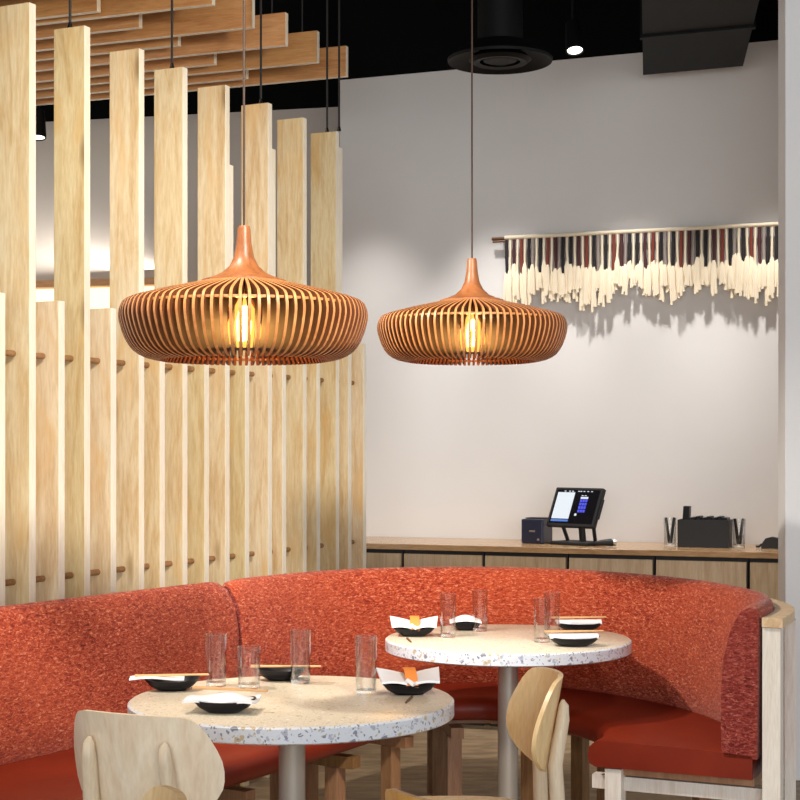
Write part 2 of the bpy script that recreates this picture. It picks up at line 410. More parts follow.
# ------------------------------------------------------------------ hanging ceiling baffles
BD = Vector((-.9357, .353, 0)).normalized()
ZB = 3.3375
can = thing('ceiling_baffles', 'canopy of parallel orange-brown wooden boards hung below the black ceiling', 'ceiling baffle', (-1.4, 7.3, ZB))
ends_long = [(346, 76), (317, 62), (285.5, 45), (252, 27), (212, 4), (168, -24), (118,-52)]
ends_short = [(246, 78), (214, 64), (178, 45), (139, 27), (97, 11), (50,-10)]
def baffle(px, py, ln, hh):
    Y = (ZB-CH)*F/(450-py); p = Vector(((px-400)/F*Y, Y, ZB))
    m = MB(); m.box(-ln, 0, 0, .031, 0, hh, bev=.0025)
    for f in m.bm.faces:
        if abs(f.normal.z) > .9 or f.normal.x > .9: f.material_index = 1  # pale undersides stand in for light bouncing up from below
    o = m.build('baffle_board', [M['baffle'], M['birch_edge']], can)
    o.rotation_euler = (0,0,math.atan2(-BD.y, -BD.x)); o.location = p-can.location
    return p
for (px, py) in ends_long:
    p = baffle(px, py, 3.3, .155)
    for k in (.25, 2.2):
        q = p+BD*k+Vector((.006, .012, .155))-can.location
        MB().bar([(0,0,0),(0,0,CEIL-ZB-.157)], .004, 6).build('hanging_cable', M['cable'], can, loc=q)
for (px, py) in ends_short:
    p = baffle(px, py, 2.75, .155)
    for k in (.25, 1.9):
        q = p+BD*k+Vector((.006, .012, .155))-can.location
        MB().bar([(0,0,0),(0,0,CEIL-ZB-.157)], .004, 6).build('hanging_cable', M['cable'], can, loc=q)

# ------------------------------------------------------------------ counter and cabinets
CD = .60
aL = .06; edges = [aL-.36] + [a_at(px, CD) for px in (402, 483, 567, 654, 748)] + [a_at(748, CD)+.46]
NMS = ['counter cabinet with light brown door at the screen end of the back counter',
       'counter cabinet with brown door, second from the screen end of the back counter',
       'counter cabinet with brown door below the touch screen terminal',
       'counter cabinet with brown door right of the one below the touch screen',
       'counter cabinet with brown door below the black organizer box',
       'counter cabinet at the column end of the back counter']
t = MB().box(edges[0], edges[-1]+.02, -CD-.02, 0-.003, 0, .030, bev=.003).build('worktop', M['counter'])
tag(t, 'long brown wooden worktop along the white back wall', 'counter'); t.location = wp(0,0,.915); t.rotation_euler = (0,0,WROT)
for k in range(6):
    a0, a1 = edges[k], edges[k+1]
    t = thing('counter_cabinet', NMS[k], 'cabinet', wp((a0+a1)/2, CD/2, 0), WROT, 'cabinets under the back counter')
    h = (a1-a0)/2
    m = MB(); m.box(-h+.003, h-.003, -CD/2+.03, CD/2-.01, .06, .914); m.box(-h+.02, h-.02, -CD/2+.07, CD/2-.01, 0, .06); m.build('body', M['black'], t)
    MB().box(-h+.009, h-.009, -CD/2+.005, -CD/2+.028, .07, .893, bev=.002).build('door', M['door'], t)

CT = .9452
def on_counter(px, d, z=CT): return wp(a_at(px, d), d, z)
# receipt printer
t = thing('receipt_printer', 'small dark navy printer box left of the touch screen terminal', 'printer', on_counter(537, .29), WROT-.12)
MB().box(-.062,.062,-.07,.07,0,.13, bev=.008).build('printer_body', M['navy'], t)
MB().box(-.055,.055,-.03,.05,.131,.136, bev=.002).build('printer_lid', M['black'], t)
m = MB(); m.box(-.015,.018,-.073,-.070,.062,.072); m.build('printer_mark', M['chrome'], t)
m = MB(); m.box(.03,.042,-.073,-.070,.018,.028); m.build('status_light', M['chrome'], t)
# terminal
t = thing('touch_terminal', 'black touch screen till terminal showing a white panel and blue keypad', 'computer', on_counter(577, .35), WROT-.42)
m = MB(); m.box(-.125,.125,-.08,.09,0,.018, bev=.008); m.build('stand_base', M['black'], t)
m = MB(); m.bar([(-.09,.04,.012),(-.105,.0,.12)], .010, 8); m.bar([(.09,.04,.012),(.105,.0,.12)], .010, 8); m.bar([(0,.05,.012),(0,.03,.17)], .018, 10); m.build('stand_arm', M['black'], t, 40)
mm = MB(); mm.box(-.156,.156,-.012,.016,-.112,.108, bev=.006)
disp = mm.build('display', M['black'], t); disp.location = (.0,-.01,.195); disp.rotation_euler = (-.42, 0, 0)
MB().box(-.140,.140,-.0135,-.0122,-.094,.094).build('screen_face', M['screen_black'], disp)
MB().box(-.130,-.018,-.0155,-.0137,-.070,.078).build('white_panel', M['screen_white'], disp)
m = MB(); m.box(-.130,-.018,-.0155,-.0137,-.086,-.075); m.build('button_bar', plain('bar_blue', (.05,.1,.3), .4, emit=(.06,.16,.5), es=.8), disp)
MB().box(.028,.076,-.0155,-.0137,.044,.054).build('key_display', M['screen_white'], disp)
MB().box(.016,.028,-.0155,-.0137,-.052,-.040).build('screen_button', M['screen_white'], disp)
m = MB()
for x in (.0, .015, .035, .06, .085): m.box(x, x+.010, -.0155, -.0137, .083, .087)
h_ = MB()
for x in (-.09, -.06, -.04): h_.box(x, x+.010, -.0155, -.0137, .083, .087)
h_.build('header_writing', M['screen_white'], disp)
n_ = MB()
for x in (.03,.05): n_.box(x, x+.012, -.0155, -.0137, .060, .063)
n_.build('keypad_writing', M['screen_white'], disp)
m.build('screen_writing', M['screen_white'], disp)
m = MB()
for r in range(4):
    for c in range(3):
        m.box(.029+c*.0168, .029+c*.0168+.013, -.0155, -.0137, .026-r*.0195, .041-r*.0195)
m.build('keypad', M['screen_blue'], disp)
MB().box(.153,.165,-.004,.012,-.06,.05, bev=.003).build('card_reader', M['black'], disp)
# handset / scanner
t = thing('hand_scanner', 'black handheld scanner lying beside the touch screen terminal', 'scanner', on_counter(605, .46), WROT+.1)
m = MB(); m.bar([(-.05,0,.016),(-.02,0,.020),(.03,0,.022),(.045,0,.022)], [.010,.014,.020,.017], 12); m.build('scanner_body', M['black'], t, 50)
MB().bar([(.043,0,.023),(.058,0,.023)], [.017,.019], 12).build('scanner_head', M['chrome'], t, 50)
# organiser box
t = thing('organizer_box', 'wide black organizer box holding black cases on the counter', 'box', on_counter(705, .30), WROT)
m = MB(); m.box(-.128,.128,-.07,-.064,0,.14, bev=.001); m.box(-.128,.128,.064,.07,0,.14, bev=.001); m.box(-.128,-.122,-.064,.064,0,.14); m.box(.122,.128,-.064,.064,0,.14); m.box(-.122,.122,-.064,.064,0,.006); m.build('box_shell', M['black'], t)
for k in range(7):
    o = MB().box(-.012,.012,-.05,.05,.0,.145+.006*(k%2), bev=.004).build('payment_case', M['dish'])
    tag(o, ('leftmost','second from left','third from left','middle','third from right','second from right','rightmost')[k]+' of the slim black cases standing in the organizer box', 'case', 'cases in the organizer box')
    o.location = wp(a_at(705,.30)-.055+k*.027, .30, CT+.007); o.rotation_euler = (0, 0, WROT)
o = MB().box(-.016,.016,-.03,.03,0,.20, bev=.004).build('card_holder', M['dish'])
tag(o, 'tall black handset tilted upright at the left of the organizer box', 'handset'); o.location = wp(a_at(705,.30)-.102, .30, CT+.008); o.rotation_euler = (0,.06,WROT)
# straw glasses
def tumbler(t, r, h):
    MB().lathe([(r*.9,.0),(r*.93,.012),(r,h),(r-.0022,h),(r*.93-.0025,.014),(0,.0135)], 32).build('glass_wall', M['glass'], t, 40)
    MB().lathe([(0,.0),(r*.88,.0),(r*.90,.003),(r*.89,.0125),(0,.0125)], 32).build('glass_base', M['glass_base'], t, 40)
for px, lb in ((670, 'glass of black straws left of the organizer box'), (739, 'glass of black straws right of the organizer box')):
    t = thing('straw_glass', lb, 'glass', on_counter(px, .30), 0, 'glasses on the back counter'); tumbler(t, .033, .145)
    p0 = on_counter(px, .30)
    for k in range(6):
        an = k*PI/3+.3; s_ = 1 if k % 2 else -1
        o = MB().bar([(0,0,0), (s_*.018, .012*math.sin(an), .130)], .0058, 8).build('straw', M['black'])
        o.location = p0+Vector((s_*.004, -.018+.0072*k, .017))
        tag(o, 'black straw standing in the glass '+('left' if px < 700 else 'right')+' of the organizer box', 'straw', 'straws in the '+('left' if px < 700 else 'right')+' glass')
t = thing('tape_dispenser', 'low black dispenser at the column end of the counter', 'dispenser', on_counter(768, .30), WROT)
m = MB(); m.poly([(-.03,-.03,0),(.09,-.03,0),(.09,-.03,.045),(.02,-.03,.058),(-.01,-.03,.05),(-.03,-.03,.02)], (0,.06,0)); m.build('dispenser_body', M['black'], t)
MB().bar([(-.03,0,.02),(-.045,0,.008),(-.06,0,.008)], .006, 8).build('dispenser_lip', M['black'], t, 40)

# ------------------------------------------------------------------ wall hanging
HD = .050
a0, a1 = a_at(505, HD), a_at(800, HD)
zr = 2.63
# rod height from the photo at its left end
zr = CH+(450-239)*wp(a0, HD).y/F
hang = thing('wall_hanging', 'long fibre wall hanging of dark cords ending in cream tassels on the back wall', 'wall hanging', wp(a0, HD, zr), WROT)
LN = a1-a0
MB().bar([(-.075,.0,.004),(.0,.0,.004),(LN+.05,0,.004)], [.009,.009,.009], 10).build('rod', M['rod'], hang, 40)
MB().bar([(-.07,.0,-.012),(.012,0,-.012)], .007, 8).build('rod_end', M['rod'], hang, 40)
MB().bar([(.0,-.002,.006),(LN,-.002,.006)], .0115, 10).build('wrapped_header', M['cordcream'], hang, 40)
for x in (-.02, LN*.5, LN):
    MB().bar([(0,0,0),(0,HD-.006,0)], .005, 8).build('wall_hook', M['chrome'], hang, loc=(x, .0, -.004))
n = 74; step = LN/n
rnd = random.Random(11)
kinds = ['cordblack','cordcream','cordplum','cordcream','cordrust','cordcream','cordblack','cordgrey','cordcream','cordblack','cordcream','cordrust','cordcream','cordplum','cordgrey','cordblack','cordcream']
def drop(u):
    return .325+.018*math.sin(u*9)+.02*math.sin(u*23+1)
for k in range(n):
    x = (k+.5)*step; kd = kinds[k % len(kinds)]
    ln = .135+.065*rnd.random()+(.0 if k % 3 else .025)
    if kd == 'cordcream': ln *= .95
    rr = step*(.33 if kd == 'cordcream' else .44)
    m = MB(); m.bar([(0,0,0),(rnd.uniform(-.002,.002),-.004,-ln*.5),(rnd.uniform(-.004,.004),0,-ln)], [rr, rr*.95, rr], 8, .8)
    m.build('cord', M[kd], hang, 60, loc=(x, -.004, -.006))
    tl = drop(k/n)-ln+rnd.uniform(-.045,.055)
    m = MB(); r = step*.60
    for q in range(3):
        dx = (q-1)*r*.55; e = tl*(1+.10*rnd.uniform(-1,1))
        m.bar([(dx*.3,0,0),(dx,-.003,-.03),(dx*1.15+rnd.uniform(-.003,.003),-.002,-e*.6),(dx*1.5+rnd.uniform(-.005,.005),0,-e)], [r*.35,r*.58,r*.55,r*.62], 7, .9)
    m.build('tassel', M['cordcream'], hang, 50, loc=(x, -.006-.010*(k%2), -ln+.004))

# ------------------------------------------------------------------ banquette
CP = [(-2.10,3.45),(-1.60,4.28),(-1.252,4.853),(-.950,5.355),(-.681,5.79),(-.562,5.975),(-.40,6.19),(-.205,6.355),(0,6.438),(.208,6.475),(.417,6.468),(.617,6.395),(.807,6.26),(.98,6.07),(1.126,5.83),(1.218,5.57),(1.252,5.32),(1.222,5.09),(1.122,4.85)]
def spline(P, per=8):
    P = [Vector((*p, 0)) for p in P]; out = []
    Q = [P[0]*2-P[1]]+P+[P[-1]*2-P[-2]]
    for i in range(1, len(Q)-2):
        for k in range(per):
            t_ = k/per; a, b, c, d = Q[i-1], Q[i], Q[i+1], Q[i+2]
            out.append(.5*((2*b)+(c-a)*t_+(2*a-5*b+4*c-d)*t_*t_+(3*b-a-3*c+d)*t_**3))
    out.append(P[-1]); return out
raw = spline(CP)
# resample evenly
def resample(pts, ds):
    L_ = [0]
    for a, b in zip(pts, pts[1:]): L_.append(L_[-1]+(b-a).length)
    n_ = int(L_[-1]/ds); out = []; j = 0
    for i in range(n_+1):
        s_ = L_[-1]*i/n_
        while j < len(L_)-2 and L_[j+1] < s_: j += 1
        out.append(pts[j].lerp(pts[j+1], (s_-L_[j])/(L_[j+1]-L_[j])))
    return out
path = resample(raw, .035)
for _ in range(6):
    path = [path[0]]+[(path[i-1]+path[i]*2+path[i+1])/4 for i in range(1, len(path)-1)]+[path[-1]]
def nrm(i):
    t_ = (path[min(i+1, len(path)-1)]-path[max(i-1, 0)]).normalized(); return Vector((-t_.y, t_.x, 0))
NR = [nrm(i) for i in range(len(path))]      # outward (away from the seats)
NP = len(path)
def seatdepth(i):
    p = path[i]; s_ = i/(NP-1)
    if p.x < -.40 and p.y < 6.2: base = .69
    else: base = .55
    return base
SDp = [seatdepth(i) for i in range(NP)]
for _ in range(160): SDp = [SDp[0]]+[(SDp[i-1]+SDp[i]+SDp[i+1])/3 for i in range(1, NP-1)]+[SDp[-1]]
iseam = min(range(NP), key=lambda i: abs((path[i].x/path[i].y)-(-(400-220)/F)) + (10 if path[i].x > 0 else 0))
bq = thing('banquette', 'curved booth banquette in red-orange tweed with smooth red leather seat', 'banquette', (0, 5.5, 0))
OFF = Vector((0, 5.5, 0))
def sweep(name, i0, i1, prof, mats, capmi=0, taper=False, smooth=50):
    """prof(i) -> list of (u, z), u outward from the crest line"""
    bm = bmesh.new(); rings = []
    for i in range(i0, i1+1):
        tg = Vector((NR[i].y, -NR[i].x, 0)); sh = Vector()
        if name == 'back_cushion' and i == iseam: sh = tg*(.010 if i0 == iseam else -.010)
        rings.append([bm.verts.new(path[i]+sh+NR[i]*u-OFF+Vector((0,0,z))) for u, z in prof(i)])
    n_ = len(rings[0])
    for A, B in zip(rings, rings[1:]):
        for k in range(n_): bm.faces.new((A[k], A[(k+1)%n_], B[(k+1)%n_], B[k]))
    f = bm.faces.new(rings[0][::-1]); f.material_index = capmi
    f = bm.faces.new(rings[-1]); f.material_index = capmi
    mb = MB(); mb.bm.free(); mb.bm = bm
    return mb.build(name, mats, bq, smooth)
CRZ = .955
def backprof(i):
    e = 0
    for j in (0, iseam, NP-1):
        d = abs(i-j)
        if d < 3: e = max(e, (.020, .007, .002)[d] if j == iseam else (.010, .004, 0)[d])
    P = [(-.105,.47),(-.122,.50),(-.128,.58),(-.122,.68),(-.110,.78),(-.092,.86),(-.074,.91),(-.055,.942),(-.030,.955),(-.008,.950),(.004,.935),(.008,.91),(.002,.88),(-.004,.60),(-.006,.47)]
    return [(max(min(u, .008-e), -.128+e), z-(e if z > .9 else 0)) for u, z in P]
sweep('back_cushion', 0, iseam, backprof, [M['tweed'], M['tweed_shade']], 1)
sweep('back_cushion', iseam, NP-1, backprof, [M['tweed'], M['tweed_shade']], 1)
sweep('seam_shade_strip', iseam-1, iseam+1, lambda i: [(-.070,.47),(-.070,.80),(-.025,.92),(-.015,.92),(-.015,.47)], M['black'])  # black strip added to paint the shade inside the cushion seam
def seatprof(i):
    d = SDp[i]
    return [(-d,.415),(-d-.006,.440),(-d-.002,.468),(-d+.018,.486),(-d+.06,.492),(-.25,.488),(-.060,.482),(-.02,.478),(-.02,.405),(-d+.02,.405)]
sweep('seat_cushion', 0, NP-1, seatprof, M['leather'])
sweep('seat_deck', 1, NP-2, lambda i: [(-SDp[i]+.10,.378),(-SDp[i]+.10,.404),(-.02,.404),(-.02,.378)], M['leg_wood_shade'])
sweep('back_panel', 0, NP-3, lambda i: [(.009,.41),(.009,.884),(.040,.884),(.040,.41)], M['tweed'])
sweep('cap_rail', 0, NP-1, lambda i: [(.010,.886),(.010,.916),(.074,.916),(.074,.886)], M['cap_wood'], 0)
# square timber frames under the seat
def post(i, u0, u1, w_, z0, z1, name='leg', mat='leg_wood_shade'):
    t_ = Vector((NR[i].y, -NR[i].x, 0)); m = MB()
    c = path[i]-OFF
    P = [c+NR[i]*u0-t_*w_/2, c+NR[i]*u1-t_*w_/2, c+NR[i]*u1+t_*w_/2, c+NR[i]*u0+t_*w_/2]
    m.poly([(p.x, p.y, z0) for p in P], (0,0,z1-z0)); return m.build(name, M[mat], bq)
def idx(xy): return min(range(NP), key=lambda i: (path[i]-Vector((*xy,0))).length)
fr = [idx((-1.75,4.0)), idx((-1.05,5.2)), idx((-.72,5.72)), idx((-.44,6.14)), idx((.14,6.465)), idx((.78,6.28)), idx((1.20,5.62))]
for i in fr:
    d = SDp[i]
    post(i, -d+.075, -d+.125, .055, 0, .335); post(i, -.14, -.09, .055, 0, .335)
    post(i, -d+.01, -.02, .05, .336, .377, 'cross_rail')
    post(i, .042, .072, .05, 0, .884, 'back_post', 'leg_wood_shade')
i = NP-2; d = SDp[i]
post(i, -d+.05, -d+.105, .055, 0, .400, 'leg', 'frame_wood_lit'); post(i, .010, .066, .055, 0, .884, 'back_post', 'frame_wood_lit')
post(NP-3, -d-.005, .008, .045, .325, .370, 'cross_rail', 'frame_wood_lit')
post(NP-9, .042, .078, .04, 0, .884, 'back_post', 'frame_wood_lit')

# ------------------------------------------------------------------ round tables
def table(label, x, y):
    t = thing('round_table', label, 'table', (x, y, 0), 0, 'round terrazzo tables')
    R = .45; m = MB(); n_ = 96
    m.lathe([(0,.750),(R-.006,.750),(R,.745),(R,.709),(R-.006,.705),(0,.705)], n_)
    for f in m.bm.faces:
        f.normal_update()
        if abs(f.normal.z) < .9: f.material_index = 1
    m.build('tabletop', [M['terrazzo'], M['terrazzo_edge_daylit']], t, 40)
    MB().lathe([(0,.02),(.037,.02),(.037,.69),(0,.69)], 32).build('pedestal', M['pedestal'], t, 40)
    MB().lathe([(0,.692),(.12,.692),(.12,.704),(0,.704)], 32).build('mounting_plate', M['black'], t, 40)
    MB().lathe([(0,0),(.25,0),(.25,.012),(.10,.022),(0,.022)], 48).build('table_base', M['pedestal'], t, 40)
T1 = (-.2996, 4.30); T2 = (.396, 5.69)
table('round cream terrazzo table on grey column, in front at the left', *T1)
table('round cream terrazzo table on grey column, farther back inside the curved booth', *T2)

TZ = .7502
def place(px, py, z=TZ):
    Y = (CH-.75)*F/(py-450); return Vector(((px-400)/F*Y, Y, z))
# glasses
GL = [(216,686,.032,.152,'tall clear drinking glass farthest left on the front table'),
      (249,688,.034,.120,'short clear tumbler behind the white napkin dish on the front table'),
      (300.5,683,.031,.157,'tall clear drinking glass at the back middle of the front table'),
      (366,694,.031,.164,'tall clear drinking glass beside the orange-tagged dish on the front table'),
      (448,637,.030,.159,'tall clear glass beside the orange-tagged dish on the far table'),
      (480,631,.030,.155,'tall clear glass right of the small dish at the back of the far table'),
      (542,642,.031,.158,'nearer clear glass of the pair left of the round dishes on the far table'),
      (552,635,.031,.160,'farther clear glass of the pair left of the round dishes on the far table')]
for px, py, r, h, lb in GL:
    t = thing('drinking_glass', lb, 'glass', place(px, py), 0, 'drinking glasses on the tables'); tumbler(t, r, h)

def dish(t, a, b, h, square=2.0, lift=.0):
    """boat-shaped dish: half lengths a, b; rim lifts towards the two long ends"""
    bm = bmesh.new(); n_ = 40; rings = []
    def se(th, k): 
        c, s_ = math.cos(th), math.sin(th)
        return (math.copysign(abs(c)**(2/k), c), math.copysign(abs(s_)**(2/k), s_))
    for (f, zf) in [(.30,0),(.50,.02),(.78,.42),(.94,.80),(1.0,1.0),(.965,1.02),(.90,.84),(.74,.50),(.48,.14),(.2,.10)]:
        ring = []
        for k in range(n_):
            th = 2*PI*k/n_; x, y = se(th, square); z = zf*h+lift*(zf*zf)*(abs(x)**2.5)
            ring.append(bm.verts.new((a*f*x, b*f*y, max(z, 0))))
        rings.append(ring)
    for A, B in zip(rings, rings[1:]):
        for k in range(n_): bm.faces.new((A[k], A[(k+1)%n_], B[(k+1)%n_], B[k]))
    bm.faces.new(rings[0][::-1]); bm.faces.new(rings[-1])
    mb = MB(); mb.bm.free(); mb.bm = bm; return mb.build('dish_body', M['dish'], t, 60)
def sheet(name, fn, nu, nv, th, mat, parent):
    """thin solid cloth from fn(u,v) -> point, thickness th downwards"""
    bm = bmesh.new(); G = []
    for lay in (0, 1):
        G.append([[bm.verts.new(Vector(fn(u/nu, v/nv))-Vector((0,0,th*lay))) for v in range(nv+1)] for u in range(nu+1)])
    A, B = G
    for u in range(nu):
        for v in range(nv):
            bm.faces.new((A[u][v], A[u+1][v], A[u+1][v+1], A[u][v+1])); bm.faces.new((B[u][v], B[u][v+1], B[u+1][v+1], B[u+1][v]))
    for u in range(nu):
        bm.faces.new((A[u][0], B[u][0], B[u+1][0], A[u+1][0])); bm.faces.new((A[u][nv], A[u+1][nv], B[u+1][nv], B[u][nv]))
    for v in range(nv):
        bm.faces.new((A[0][v], A[0][v+1], B[0][v+1], B[0][v])); bm.faces.new((A[nu][v], B[nu][v], B[nu][v+1], A[nu][v+1]))
    mb = MB(); mb.bm.free(); mb.bm = bm; return mb.build(name, mat, parent, 40)
def folded_napkin(loc, rz, label, a=.078, b=.050, zc=.012, lift=.036):
    t = thing('folded_napkin', label, 'napkin', loc, rz, 'napkins with orange tags')
    def lobe(sg):
        def fn(u, v):
            x = sg*(.010+u*a*(.92+.10*v)); y = -.050+v*.098*(1-.10*u)
            z = .021+v*.014+.018*u*u*(.2+v*.8)+.005*math.sin(u*PI)
            return (x, y, z+.010)
        return fn
    for sg in (-1, 1): sheet('cloth_lobe', lobe(sg), 12, 8, .007, M['cloth'], t)
    sheet('orange_tag', lambda u, v: ((u-.5)*.034+.004*(1-v), -.052+v*.090, zc+.030+.020*v+.012*math.sin(v*PI)-.022*(1-v)**3), 4, 10, .003, M['orange'], t)
    m = MB(); m.bar([(-.010,-.040,zc+.026),(.008,-.058,zc+.014)], [.007,.008], 8, .6); m.build('knot', M['cloth'], t, 50)
    return t
def chopsticks(p, rz, label, pitch=0, z=.045, grp='pairs of chopsticks on the dishes'):
    t = thing('chopsticks', label, 'chopsticks', p+Vector((0,0,z)), rz, grp)
    for s_ in (-1, 1):
        MB().bar([(-.105, s_*.006, 0), (.105, s_*.004, pitch)], [.0038, .0024], 8).build('chopstick', M['bamboo'], t, 40)
    return t

# tagged dishes
for px, py, a, nm, rz in ((409,694,.080,'on the front table, at its right edge',.10), (414,636,.080,'on the far table, at its left edge',.0)):
    p = place(px, py); t = thing('boat_dish', 'black boat-shaped dish under an orange-tagged napkin '+nm, 'dish', p, rz, 'black dishes on the tables')
    dish(t, a, .055, .030, 2.6, .006)
    folded_napkin(p+Vector((0,0,.008)), rz, 'white folded napkin with orange tag '+nm)
# front table left and centre dishes
p = place(172, 690); t = thing('boat_dish', 'black boat-shaped dish at the left edge of the front table', 'dish', p, .12, 'black dishes on the tables'); dish(t, .080,.058,.030,2.3,.006)
o = sheet('flat_napkin', lambda u, v: (-.12+u*.155, -.035+v*.06+.01*u, .038+.004*math.sin(u*5)), 12, 6, .004, M['cloth'], None)
o.location = p; o.rotation_euler = (0,0,.12); tag(o, 'narrow white napkin lying across the leftmost dish', 'napkin')
chopsticks(p, .15, 'wooden chopsticks across the leftmost dish of the front table', z=.0425)
p = place(224, 712); t = thing('boat_dish', 'black dish filled by a white napkin, nearest on the front table', 'dish', p, -.05, 'black dishes on the tables'); dish(t, .085,.062,.032,2.3,.006)
o = sheet('puffed_napkin', lambda u, v: (-.098+u*.185, -.052+v*.115, .036+.012*math.sin(u*PI)*math.sin(v*PI)+.004*math.sin(u*9+v*4)), 16, 10, .008, M['cloth'], None)
o.location = p; o.rotation_euler = (0,0,-.12); tag(o, 'puffed white napkin covering the nearest dish of the front table', 'napkin')
chopsticks(p+Vector((.015,.012,0)), -.30, 'brown chopsticks lying on the puffed white napkin', z=.058)
p = place(281, 680); t = thing('boat_dish', 'black dish half hidden behind the middle glass at the back of the front table', 'dish', p, .0, 'black dishes on the tables'); dish(t, .075,.055,.032,2.3,.004)
chopsticks(p+Vector((.015,0,0)), .02, 'pale chopsticks laid across the dish at the back of the front table', z=.041)
# far table
p = place(466, 630); t = thing('boat_dish', 'small black dish between the two glasses at the back of the far table', 'dish', p, 0, 'black dishes on the tables'); dish(t, .060,.050,.032,2.6,.0)
o = sheet('folded_cloth', lambda u, v: (-.062+u*.12, -.045+v*.09, .036+.022*math.sin(u*PI)*(.4+.6*math.sin(v*PI))), 10, 8, .007, M['cloth'], None)
o.location = p; tag(o, 'white napkin folded in the small dish at the back of the far table', 'napkin')
for px, py, lb, l2 in ((579,631,'black oval dish behind the other at the right of the far table','white napkin spread over the farther oval dish'), (574,646,'black oval dish nearest at the right of the far table','white napkin spread over the nearer oval dish')):
    p = place(px, py); t = thing('oval_dish', lb, 'dish', p, 0, 'black dishes on the tables'); dish(t, .092,.062,.030,2.0,.004)
    o = sheet('flat_napkin', lambda u, v: (-.088+u*.172, (-.048+v*.096)*(1-.35*abs(u-.5)*2), .036+.008*math.sin(v*PI)), 14, 8, .006, M['cloth'], None)
    o.location = p; tag(o, l2, 'napkin')
    chopsticks(p+Vector((.0,.0,0)), .10, 'brown chopsticks on the '+('farther' if py < 640 else 'nearer')+' oval dish of the far table', z=.052)
for px, py, rz, nm in ((409,701,.3,'front table near its right dish'), (409,641,.6,'far table near its left dish')):
    p = place(px, py); 
    o = MB().bar([(-.05,0,.0035),(.05,0,.0035)], [.003,.004], 8).build('chopstick_rest', M['rod'], None, 40)
    o.location = p; o.rotation_euler = (0,0,rz+1.1); tag(o, 'dark stick lying on the '+nm, 'stick')

# ------------------------------------------------------------------ chairs
def make_chair(label, loc, rz, mat='ply_pale', legm='chair_leg'):
    """local +Y is the way the sitter faces; origin under the seat centre"""
    t = thing('plywood_chair', label, 'chair', (loc[0], loc[1], 0), rz, 'plywood chairs at the tables')
    R = .30; yc = .085; zb_, zt = .575, .832; th = .013
    prof = [(0,16),(.03,25),(.10,36),(.2,44),(.32,48.5),(.45,50.5),(.6,49.5),(.75,46.5),(.88,42),(.95,38.5),(.985,35),(1.0,30)]
    def half(v):
        return half0(v)*.87
    def half0(v):
        for (a, h0), (b, h1) in zip(prof, prof[1:]):
            if v <= b: return h0+(h1-h0)*(v-a)/(b-a)
        return prof[-1][1]
    vs = [0,.015,.03,.06,.10,.15,.2,.26,.32,.4,.5,.6,.7,.8,.88,.92,.95,.97,.985,1.0]; nu = 28
    bm = bmesh.new(); G = []
    for lay in (0, 1):
        g = []
        for v in vs:
            hw = math.radians(half(v)); row = []
            for u in range(nu+1):
                th_ = (u/nu*2-1)*hw; r = R-th*lay
                z = zb_+(zt-zb_)*v
                lean = -(z-.60)*.18
                row.append(bm.verts.new((r*math.sin(th_), yc-r*math.cos(th_)+lean, z-.012*(th_/.8)**2*(v))))
            g.append(row)
        G.append(g)
    A, B = G; nv = len(vs)-1
    for v in range(nv):
        for u in range(nu):
            bm.faces.new((A[v][u], A[v][u+1], A[v+1][u+1], A[v+1][u])); bm.faces.new((B[v][u], B[v+1][u], B[v+1][u+1], B[v][u+1]))
        bm.faces.new((A[v][0], A[v+1][0], B[v+1][0], B[v][0])); bm.faces.new((A[v][nu], B[v][nu], B[v+1][nu], A[v+1][nu]))
    for u in range(nu):
        bm.faces.new((A[0][u], B[0][u], B[0][u+1], A[0][u+1])); bm.faces.new((A[nv][u], A[nv][u+1], B[nv][u+1], B[nv][u]))
    mb = MB(); mb.bm.free(); mb.bm = bm; mb.build('backrest', M[mat], t, 45)
    # seat: rounded, dished ply shell
    def seatf(u, v):
        th_ = u*2*PI; k = 3.2; c, s_ = math.cos(th_), math.sin(th_)
        x = math.copysign(abs(c)**(2/k), c)*.215*v; y = math.copysign(abs(s_)**(2/k), s_)*.205*v+.02
        return x*(1+.08*y/.2), y, .450-.012*(1-v*v)-.02*max(0, (y-.15)/.08)**2
    sheet('seat', lambda u, v: seatf(u, .05+.95*v), 40, 10, .013, M[mat], t)
    for s_ in (-1, 1):
        m = MB(); m.bar([(s_*.150,-.235,0),(s_*.125,-.225,.44),(s_*.112,-.218,.60),(s_*.105,-.240,.72),(s_*.103,-.243,.758),(s_*.103,-.240,.772)], [.015,.021,.020,.018,.013,.004], 14, 1.0)
        m.build('leg', M[legm], t, 50)
        m = MB(); m.bar([(s_*.19,.19,0),(s_*.165,.165,.425)], [.013,.020], 14); m.build('leg', M[legm], t, 50)
        m = MB(); m.bar([(s_*.128,-.210,.410),(s_*.160,.160,.410)], .015, 10); m.build('side_rail', M[legm], t, 50)
    m = MB(); m.bar([(-.155,.155,.408),(.155,.155,.408)], .014, 10); m.bar([(-.118,-.205,.408),(.118,-.205,.408)], .014, 10); m.build('cross_rail', M[legm], t, 50)
    return t
# rz: local +Y rotated
def face(fx, fy): return math.atan2(fy, fx)-PI/2
make_chair('pale plywood chair seen from behind at the front left, nearest the banquette', (-.535, 3.80), face(.40,.92), 'ply_pale')
make_chair('light plywood chair seen side-on between the two tables', (.186, 4.225), face(-.98,-.10), 'ply')
make_chair('plywood chair whose rounded back top peeks up in front of the left chair', (-.625, 2.66), face(-.95,-.18), 'ply')
make_chair('golden brown plywood chair whose back top shows at the bottom middle', (.235, 2.86), face(.72,.69), 'ply_gold')

